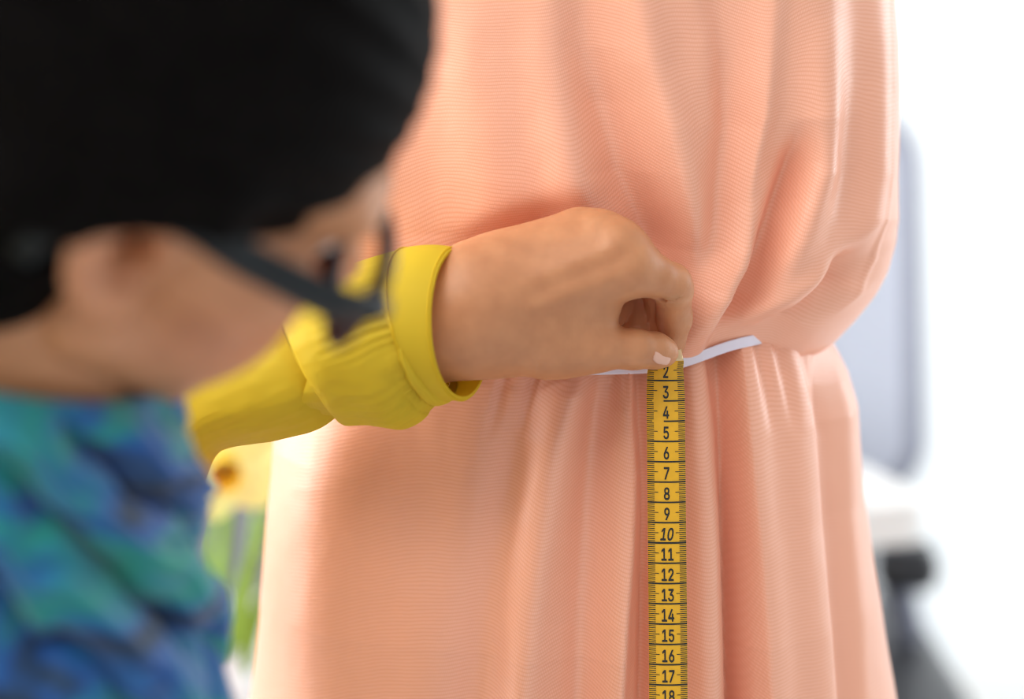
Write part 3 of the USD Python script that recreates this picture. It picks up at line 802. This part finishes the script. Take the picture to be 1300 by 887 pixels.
# ---- hair: swept back over the skull into a bun
def hair_field(P):
    q = (P - HC) @ HR
    x, y, z = q[..., 0], q[..., 1], q[..., 2]
    ay = np.abs(y)
    d = ellipsoid(q, (-.014, 0, .046), (.104, .083, .090))
    d = smin(d, capsule(np.stack([x, ay, z], -1), (-.045, .074, .012), (.012, .078, .028), .014, .012), .02)
    d = smin(d, ellipsoid(q, (-.045, 0, .000), (.062, .068, .060)), .02)
    d = smin(d, ellipsoid(q, (-.037, 0, -.045), (.056, .071, .058)), .02)
    d = d + .0011 * np.sin((np.arctan2(z - .03, ay + .02) * 34 + x * 24)) * smoothstep(-.03, .02, d + .04)
    # hairline: a curved cut that leaves forehead, temples and the ears' surroundings bare
    line = (x - .068) - .42 * (z - .050) + 0.9 * np.maximum(ay - .040, 0)
    low = -(z + .02) + .9 * np.clip(x + .03, 0, 1) + .03 * smoothstep(.02, .07, x)
    earcut = ellipsoid(np.stack([x, ay, z], -1), (.013, .090, -.006), (.036, .046, .035))
    d = np.maximum(d, -(-line) * .0 + np.minimum(1.0, (line - .020)) * 0.85)
    d = np.maximum(d, (-z - .022 + 4.0 * np.minimum(x - .004, .0) + .5 * np.maximum(x, 0)) * .7)
    d = np.maximum(d, -earcut)
    bun = ellipsoid(q, (-.118, 0, .075), (.040, .047, .045)) + .003 * np.sin(np.arctan2(y, z - .075) * 9 + x * 200)
    return smin(d, bun, .012)
person.part('hair', taubin(net(hair_field, HC - .21, HC + .21, .0036), 3), 'hair_dark')
for s in (-1, 1):
    arc_b = [H(.081 + .004 * math.sin(t * math.pi) - t * t * .022, s * (.014 + t * .042), .030 + .006 * math.sin(t * math.pi) - .004 * t) for t in np.linspace(0, 1, 14)]
    person.part('eyebrow', tube(arc_b, .0032 * np.sin(np.linspace(.25, math.pi - .1, 14)) + .0006, 8), 'hair_dark')
    eb = trimesh.creation.icosphere(3, .0125); eb.apply_translation(H(.071, s * .032, .006))
    person.part('eyeball', eb, 'eye_white')
    lid = [H(.082 - abs(t) ** 2 * .008, s * (.032 + t * .015), .0055 - .002 * t * t) for t in np.linspace(-1, 1, 11)]
    person.part('eyelashes', tube(lid, .0013, 6), 'hair_dark')

# ---- eyeglasses
GZ = .004
def HG(x, y, z):
    return H(x, y, z + GZ)
glasses = Thing('eyeglasses', 'black framed eyeglasses with burgundy rims on the face of the person', 'eyeglasses', H(.09, 0, 0))
for s in (-1, 1):
    rr = []
    for t in np.linspace(0, 2 * np.pi, 49)[:-1]:
        c, sn = math.cos(t), math.sin(t)
        k = (abs(c) ** 3.2 + abs(sn) ** 3.2) ** (-1 / 3.2)
        yy, zz = .0260 * c * k, .0190 * sn * k
        rr.append((.0985 - .10 * (yy + .0) * 1.0 * .9 - .06 * zz * 0 - 4.0 * yy * yy, s * (.0355 + yy), -.009 + zz))
    rr = np.array([HG(*r) for r in rr])
    loop = np.vstack([rr, rr[:2]])
    rim = glasses.part('rim', tube(loop, .0034, 10, False, normal=HR[:, 0]), 'rim_burgundy')
    c = rr.mean(0)
    Vn = np.vstack([c + HR[:, 0] * .002, c + (rr - c) * .55 + HR[:, 0] * .0014, rr])
    n = len(rr)
    ff = []
    for i in range(n):
        j = (i + 1) % n
        ff += [(0, 1 + i, 1 + j), (1 + i, 1 + n + i, 1 + n + j), (1 + i, 1 + n + j, 1 + j)]
    glasses.part('lens', trimesh.Trimesh(Vn, ff, process=False), 'lens_glass', label='clear lens')
    hinge = (.095, s * .0665, .004)
    pts = spline([HG(*hinge), HG(.084, s * .0735, .0065), HG(.04, s * .080, .015), HG(-.002, s * .081, .021), HG(-.020, s * .079, .010), HG(-.032, s * .076, -.018)], 40)
    glasses.part('temple', tube(pts, np.interp(np.linspace(0, 1, 40), [0, .1, .5, 1], [.0062, .0078, .0072, .0045]), 10, True, .38, normal=HR[:, 2]), 'glasses_black')
    glasses.part('hinge_block', tube([HG(.0965, s * .060, .003), HG(.095, s * .066, .004), HG(.089, s * .072, .005)], [.0030, .0042, .0040], 10), 'glasses_black')
glasses.part('bridge', tube(spline([HG(.1005, -.0095, .004), HG(.1045, 0, .008), HG(.1005, .0095, .004)], 12), .0020, 8), 'rim_burgundy')

# ---- yellow shirt: left sleeve with gathered balloon and open cuff, and the shirt body
def frame(d, hint):
    t = d / np.linalg.norm(d)
    a = hint - t * (hint @ t); a /= np.linalg.norm(a)
    return t, a, np.cross(t, a)
PHS = np.linspace(0, 2 * np.pi, 241)[:-1]
def sleeve_grid(st, n):
    """st rows: px, py, depth, up radius, down radius, near radius, far radius, turn of the section towards the lens (deg)."""
    st = np.array(st, float)
    st = spline(st, n)
    C = np.array([at(r[0], r[1], r[2]) for r in st])
    Tn = np.gradient(C, axis=0); Tn /= np.linalg.norm(Tn, axis=1, keepdims=True)
    out = []
    for r, c, t in zip(st, C, Tn):
        a = rad(r[7])
        x = t - FWD * (t @ FWD); x /= np.linalg.norm(x)
        nrm = x * math.cos(a) - FWD * math.sin(a)
        up = UP - nrm * (UP @ nrm); up /= np.linalg.norm(up)
        side = np.cross(nrm, up)           # towards the lens
        if side @ FWD > 0:
            side = -side
        ru = np.where(np.cos(PHS) > 0, r[3], r[4]); rs = np.where(np.sin(PHS) > 0, r[5], r[6])
        out.append(c + (np.cos(PHS) * ru)[:, None] * up + (np.sin(PHS) * rs)[:, None] * side)
    return np.array(out), st
SL, st = sleeve_grid([
    (20, 655, 1.225, .050, .050, .045, .045, 0),
    (180, 580, 1.205, .046, .038, .042, .042, 0),
    (260, 530, 1.195, .040, .0185, .038, .036, 0),
    (330, 500, 1.185, .038, .0240, .036, .034, 0),
    (372, 480, 1.180, .036, .0270, .033, .032, 0),
    (400, 466, 1.176, .034, .0250, .029, .030, 2),
    (396, 466, 1.174, .036, .0250, .033, .031, 4),
    (404, 462, 1.172, .037, .0300, .037, .032, 6),
    (440, 450, 1.168, .038, .0345, .041, .032, 10),
    (480, 436, 1.164, .039, .0415, .041, .031, 14),
    (515, 422, 1.160, .038, .0385, .038, .030, 18),
    (540, 416, 1.157, .0378, .0352, .0357, .0292, 21)], 160)
row = np.arange(len(SL))[:, None]
s_ = st[:, 0][:, None]
gath = smoothstep(400, 530, s_) * (1 - smoothstep(534, 540, s_))
wr = 0.0007 * gath * np.sin(PHS * 52 + 1.5 * np.sin(PHS * 7)) * (0.5 + 0.5 * np.sin(PHS * 5 + 1)) 
soft = (meshkit.fbm(np.stack([row / 26 + 0 * PHS, np.cos(PHS) * 2.2 + 0 * row, np.sin(PHS) * 2.2 + 0 * row], -1), 3, 21) - .5) * .0045
du = np.roll(SL, -1, 1) - np.roll(SL, 1, 1); dv = np.gradient(SL, axis=0)
NS = np.cross(du, dv); NS /= np.maximum(np.linalg.norm(NS, axis=-1, keepdims=True), 1e-9)
outw = SL - SL.mean(1, keepdims=True)
flip = np.sign((NS * outw).sum(-1, keepdims=True).mean())
radial = outw / np.linalg.norm(outw, axis=-1, keepdims=True)
SL = SL + radial * (wr + soft)[..., None]
def cloth(Pg, thick, closed=True):
    uvg = np.stack([np.cumsum(np.r_[[0], np.linalg.norm(np.diff(Pg.mean(0), axis=0), axis=1)])[None] + 0 * Pg[..., 0], np.cumsum(np.r_[[0], np.linalg.norm(np.diff(Pg[:, len(Pg[0]) // 4], axis=0), axis=1)])[:, None] + 0 * Pg[..., 0]], -1)
    if flip < 0:
        Pg, uvg = Pg[:, ::-1], uvg[:, ::-1]
    return sheet(Pg, thick, closed, uvg)
m_, u_ = cloth(SL, .0007)
sleeve = person.part('sleeve', m_, 'yellow_cloth', uv=u_, label='yellow gathered shirt sleeve')
CF, _ = sleeve_grid([
    (534, 417.5, 1.1575, .0380, .0352, .0358, .0295, 20),
    (538, 416, 1.157, .0390, .0362, .0366, .0300, 21),
    (547, 414.5, 1.156, .0388, .0362, .0364, .0300, 22),
    (565, 412.5, 1.154, .0378, .0362, .0358, .0300, 23),
    (588, 411, 1.152, .0352, .0362, .0352, .0300, 24)], 40)
cr = np.linspace(0, 1, 40)[:, None]
CF = CF + (CF - CF.mean(1, keepdims=True)) * (0.02 * np.sin(PHS * 3 + .6) * cr)[..., None]
m_, u_ = cloth(CF, .0016)
cuff = person.part('cuff', m_, 'yellow_cloth', under=sleeve, uv=u_)
for k in (3, 36):
    ringp = CF[k] + (CF[k] - CF.mean(1)[k]) / np.linalg.norm(CF[k] - CF.mean(1)[k], axis=1, keepdims=True) * .0003
    person.part('stitch_line', tube(np.vstack([ringp, ringp[:2]]), .00045, 6, False), 'yellow_cloth', under=sleeve)

def shirt_field(P):
    d = capsule(P, SH_L, SH_R, .056, .058)
    for y in (-.075, 0, .075):
        d = smin(d, capsule(P, T(-.07, y, -.12), T(-.04, y * .85, -.44), .095, .092), .04)
    d = smin(d, capsule(P, SH_L, ELBOW, .053, .050), .03)
    el = SH_R + np.array([-.06, -.06, -.25])
    d = smin(d, capsule(P, SH_R, el, .054, .046), .03)
    d = smin(d, capsule(P, el, el + np.array([.13, .016, -.10]), .043, .036), .02)
    d = d + (meshkit.fbm(P * np.array([26, 26, 12.]), 2, 4) - .5) * .010
    d = np.maximum(d, -(np.linalg.norm(P - (NB + np.array([.01, 0, .06])), axis=-1) - .072))
    return d
person.part('shirt', taubin(net(shirt_field, np.array([-.62, -.72, .35]), np.array([.0, .22, 1.10]), .009), 4), 'yellow_cloth')
def trouser_field(P):
    d = None
    for y in (-.08, .08):
        k = np.array([T(-.05, y, 0)[0] - .02, T(0, y, 0)[1], .078])
        a = capsule(P, T(-.02, y, -.43), k, .098, .068)
        a = smin(a, capsule(P, k, k + np.array([-.34, .05, -.020]), .064, .050), .03)
        d = a if d is None else smin(d, a, .02)
    return np.maximum(d, .004 - P[..., 2])
person.part('trousers', taubin(net(trouser_field, np.array([-.95, -.75, -.01]), np.array([.0, .20, .62]), .010), 4), 'trouser_cloth')

# ---- scarf wound around the neck
ph = np.linspace(0, 2 * np.pi, 361)[:-1]
tt = np.linspace(0, 1, 170)
top, low = NB + (H(-.028, 0, -.02) - NB) * .46 + np.array([-.007, .008, -.016]), NB + np.array([-.006, .010, -.165])
prof = spline([(.054, 0, 0), (.060, .03, 0), (.063, .12, 0), (.066, .25, 0), (.070, .40, 0), (.074, .56, 0), (.072, .74, 0), (.068, .90, 0), (.070, 1.0, 0)], 170)
G = np.zeros((170, 360, 3)); TW = np.zeros((170, 360))
for i in range(170):
    r, s = prof[i, 0], prof[i, 1]
    c = top + (low - top) * s
    G[i, :, 0] = c[0] + r * 1.05 * np.cos(ph); G[i, :, 1] = c[1] + r * 1.12 * np.sin(ph)
    G[i, :, 2] = c[2] - .012 * np.cos(ph)
s_ = prof[:, 1][:, None]
wob = meshkit.fbm(np.stack([np.cos(ph) * 1.6 + 0 * s_, np.sin(ph) * 1.6 + 0 * s_, s_ * 2.2 + 0 * ph], -1), 3, 31)
phase = s_ * 3.8 - 8 * ph / (2 * np.pi) - .25 * np.cos(2 * ph + 1) + 1.6 * (wob - .5)
ridge = np.abs(np.sin(np.pi * phase)) ** 0.75
fine = np.abs(np.sin(np.pi * (phase * 3 + 2.0 * wob))) ** .8
edge = smoothstep(0, .06, s_) * smoothstep(1, .93, s_)
outw = G - (top + (low - top) * prof[:, 1][:, None])[:, None]
outw[..., 2] = 0
outw /= np.linalg.norm(outw, axis=-1, keepdims=True)
G += outw * ((ridge - .6) * .020 + (fine - .5) * .005)[..., None] * edge[..., None]
G[..., 2] -= ridge * .006 * edge
du = np.roll(G, -1, 1) - np.roll(G, 1, 1); dv = np.gradient(G, axis=0)
uvg = np.stack([ph[None] * .085 + 0 * s_, s_ * .24 + .03 * wob], -1)
fl = (np.cross(du, dv) * outw).sum(-1).mean() < 0
m_, u_ = sheet(G[:, ::-1] if fl else G, .0015, True, uvg[:, ::-1] if fl else uvg)
person.part('scarf', m_, 'scarf_cloth', uv=u_, label='crinkled blue and green patterned scarf')

# ------------------------------------------------------------------ behind: table with daffodils, cabinet
def ground(px, d, z):
    """Point at height z and horizontal distance d from the lens, in picture column px."""
    depth = d * math.cos(PITCH) - (z - CAM[2]) * math.sin(PITCH)
    return np.array([(px - 650) / F * depth, CAM[1] + d, z])
TZ = 0.60
y0, y1 = CAM[1] + 1.50, CAM[1] + 2.16
tb = Thing('side_table', 'light grey side table under the daffodils behind the scarf', 'table', (-.47, (y0 + y1) / 2, 0))
tb.part('tabletop', box((-.47, (y0 + y1) / 2, TZ - .015), (.66, y1 - y0, .03), .005), 'table_grey', smooth=False)
for sx in (-.77, -.17):
    for sy in (y0 + .04, y1 - .04):
        tb.part('leg', box((sx, sy, (TZ - .03) / 2), (.035, .035, TZ - .03), .004), 'table_grey', smooth=False)
VB = ground(252, 1.68, TZ)
vs = Thing('vase', 'small pale glazed vase holding yellow daffodils on the side table', 'vase', VB)
vs.part('vase_body', lathe([(0, .0005), (.030, .0005), (.034, .004), (.040, .03), (.041, .055), (.034, .078), (.030, .088), (.032, .094), (.029, .094), (.027, .088), (.031, .078), (.037, .055), (.035, .03), (.0, .008)], VB, 40), 'vase_glaze')
def petal(c, ax, out, L, W, mat_n, thing, par, cup):
    sd = np.cross(ax, out)
    t, w = np.meshgrid(np.linspace(0, 1, 9), np.linspace(-1, 1, 7), indexing='ij')
    wd = W * np.sin(np.pi * np.clip(t * .86 + .1, 0, 1)) ** .8
    Q = c + out * (t * L)[..., None] + sd * (w * wd)[..., None] + ax * (cup * t ** 2 * L - .10 * W * (1 - w * w) * 0 + .18 * W * w * w + .04 * L * np.sin(t * 5 + w * 2))[..., None]
    thing.part('petal', sheet(Q, .0006)[0], mat_n, under=par)
def daffodil(head_at, face, size, base, label, roll=0.0):
    d = Thing('daffodil', label, 'flower', base)
    c = np.array(head_at, float); ax = np.array(face, float); ax /= np.linalg.norm(ax)
    a = np.cross(ax, [0, 0, 1.0]); a /= np.linalg.norm(a); b2 = np.cross(ax, a)
    back = c - ax * size * .28
    bend = back - ax * size * .10 + np.array([0, 0, .004])
    st_ = spline([np.array(base), np.array(base) * .45 + bend * .55 + np.array([.004, .0, -.004]), bend - np.array([0, 0, .012]), bend, back], 26)
    d.part('stem', tube(st_, .0026, 8), 'stem_green')
    th = np.linspace(0, 2 * np.pi, 36, endpoint=False)
    rows = []
    for t, r in ((-.28, .05), (-.2, .09), (-.06, .12), (.05, .17), (.2, .19), (.33, .20), (.42, .245), (.435, .25)):
        rr = size * r * .64 * (1 + (.07 * np.sin(th * 9) if t > .4 else 0))
        rows.append(c + ax * (t * size) + np.cos(th)[:, None] * a * np.reshape(rr, (-1, 1)) + np.sin(th)[:, None] * b2 * np.reshape(rr, (-1, 1)))
    R_ = np.array(rows)
    cor = d.part('corona', sheet(R_[:, ::-1], .0008, True)[0], 'corona_orange')
    for k in range(6):
        w = roll + k * math.pi / 3
        petal(c + ax * size * (-.02 - .012 * (k % 2)), ax, math.cos(w) * a + math.sin(w) * b2, size * .62, size * .25, 'petal_pale', d, d.path, -.10 if k % 2 else .06)
daffodil(ground(284, 1.66, .836), (.15, -1, -.10), .072, VB + np.array([.006, -.006, .03]), 'wide open yellow daffodil with an orange trumpet, nearest to the scarf', .3)
daffodil(ground(352, 1.72, .826), (.7, -.7, -.25), .052, VB + np.array([.012, .006, .03]), 'pale yellow daffodil beside the edge of the peach skirt', .1)
lf = Thing('daffodil_leaves', 'long green daffodil leaves standing in the vase', 'leaves', VB + np.array([0, 0, .03]))
for (ex, ez, ed, bx) in ((345, .800, 1.69, .010), (322, .770, 1.71, .014), (296, .800, 1.73, .004), (268, .79, 1.72, -.004), (225, .82, 1.70, -.012), (200, .78, 1.66, -.016), (362, .755, 1.72, .016)):
    e = ground(ex, ed, ez); s0 = VB + np.array([bx, bx * .3, .02])
    midp = s0 * .5 + e * .5 + np.array([0, 0, .018])
    c_ = spline([s0, midp, e], 18)
    lf.part('leaf', tube(c_, .0075 * np.sin(np.linspace(.9, math.pi - .05, 18)) + .0006, 10, True, .16, normal=np.array([1.0, .1, 0])), 'stem_green')

CY = YW - .20
cab = Thing('cabinet', 'dark grey storage cabinet against the wall behind the daffodils', 'cabinet', (-.75, CY, 0))
cab.part('body', box((-.75, CY, .47), (1.10, .36, .94), .006), 'cabinet_grey', smooth=False)
for k in range(3):
    xk = -.75 - .3635 + .3635 * k
    dr = cab.part('door', box((xk, CY - .188, .48), (.355, .016, .88), .004), 'cabinet_grey', smooth=False)
    cab.part('handle', tube([(xk + .14, CY - .20, .52), (xk + .14, CY - .212, .53), (xk + .14, CY - .212, .63), (xk + .14, CY - .20, .64)], .004, 8), 'steel', under=dr)

# ------------------------------------------------------------------ right: white table and office chair
co = ground(1193, 1.98, .73)
e1, e2 = np.array([-.30, .954, 0]), np.array([-.954, -.30, 0])
DL, DW = .58, .40
mid = co + e1 * DL / 2 + e2 * DW / 2
RZ = trimesh.transformations.rotation_matrix(math.atan2(-e2[1], -e2[0]), [0, 0, 1])
from shapely.geometry import box as sbox
top2 = trimesh.creation.extrude_polygon(sbox(-DW / 2 + .03, -DL / 2 + .03, DW / 2 - .03, DL / 2 - .03).buffer(.03), .034, engine='earcut')
top2.apply_transform(RZ); top2.apply_translation((mid[0], mid[1], .73 - .034))
dk = Thing('desk', 'white desk with a rounded corner in front of the office chair', 'desk', (mid[0], mid[1], 0))
dk.part('tabletop', top2, 'white_lacquer', smooth=30)
for sx in (-1, 1):
    for sy in (-1, 1):
        if sx == -1 and sy == 1:
            continue
        p = mid + sx * e2 * (DW / 2 - .05) + sy * e1 * (DL / 2 - .05)
        dk.part('leg', tube([(p[0], p[1], 0), (p[0], p[1], .697)], .016, 14), 'steel')

CHX, CHY = 0.195, CAM[1] + 2.56
ch = Thing('office_chair', 'office chair with a blue-grey back panel and dark frame behind the desk', 'chair', (CHX, CHY - .22, 0))
def rr_loop(w, h, r, n=10):
    pts = []
    for cxx, cyy, a0 in ((w - r, h - r, 0), (-w + r, h - r, 90), (-w + r, -h + r, 180), (w - r, -h + r, 270)):
        for a in np.linspace(a0, a0 + 90, n):
            pts.append((cxx + r * math.cos(rad(a)), cyy + r * math.sin(rad(a))))
    return np.array(pts)
def back_pt(u, v):
    """Panel point: u across, v up from the panel's middle."""
    return np.stack([CHX + u + .012 * (-v), CHY + .05 * (u / .23) ** 2 * -1 + .22 * v, .815 + v], -1)
lp = rr_loop(.225, .195, .055)
bp = back_pt(lp[:, 0], lp[:, 1])
from shapely.geometry import Polygon
pan = trimesh.creation.extrude_polygon(Polygon(lp), .010, engine='earcut').subdivide().subdivide()
pv = back_pt(pan.vertices[:, 0], pan.vertices[:, 1]); pv[:, 1] += pan.vertices[:, 2]
ch.part('backrest', trimesh.Trimesh(pv, pan.faces, process=False), 'chair_mesh', smooth=30)
lw = np.vstack([bp, bp[:2]])
ch.part('back_frame', tube(lw + np.array([0, .004, 0]), .011, 10, False, normal=np.array([0, 1.0, 0])), 'chair_frame')
ch.part('lower_rail', box((CHX, CHY - .06, .622), (.40, .02, .028), .006), 'black_plastic', smooth=False)
ch.part('seat', box((CHX, CHY - .27, .475), (.47, .46, .07), .03), 'black_plastic')
ch.part('spine', tube(spline([(CHX, CHY - .05, .66), (CHX, CHY + .01, .55), (CHX, CHY - .08, .43), (CHX, CHY - .22, .42)], 16), .02, 10), 'black_plastic')
for s in (-1, 1):
    ar = ch.part('armrest', box((CHX + s * .170, CHY - .27, .618), (.060, .25, .045), .016), 'black_plastic')
    ch.part('arm_post', tube(spline([(CHX + s * .170, CHY - .25, .59), (CHX + s * .195, CHY - .24, .51), (CHX + s * .18, CHY - .23, .425)], 14), .016, 10), 'chair_frame', under=ar)
ch.part('gas_column', tube([(CHX, CHY - .24, .09), (CHX, CHY - .24, .44)], .025, 16), 'black_plastic')
for k in range(5):
    w = 2 * math.pi * k / 5 + .3
    tip = np.array([CHX + .28 * math.cos(w), CHY - .24 + .28 * math.sin(w), .075])
    lg = ch.part('base_spoke', tube(spline([(CHX, CHY - .24, .11), (CHX * .5 + tip[0] * .5, (CHY - .24) * .5 + tip[1] * .5, .10), tip], 10), np.linspace(.022, .014, 10), 10), 'black_plastic')
    wh = trimesh.creation.cylinder(.027, .04, sections=24)
    wh.apply_transform(trimesh.transformations.rotation_matrix(math.pi / 2, [1, 0, 0])); wh.apply_transform(trimesh.transformations.rotation_matrix(w, [0, 0, 1]))
    wh.apply_translation((tip[0], tip[1], .0275))
    ch.part('caster', join(wh, tube([tip, (tip[0], tip[1], .03)], .008, 8)), 'black_plastic', under=lg, smooth=30)
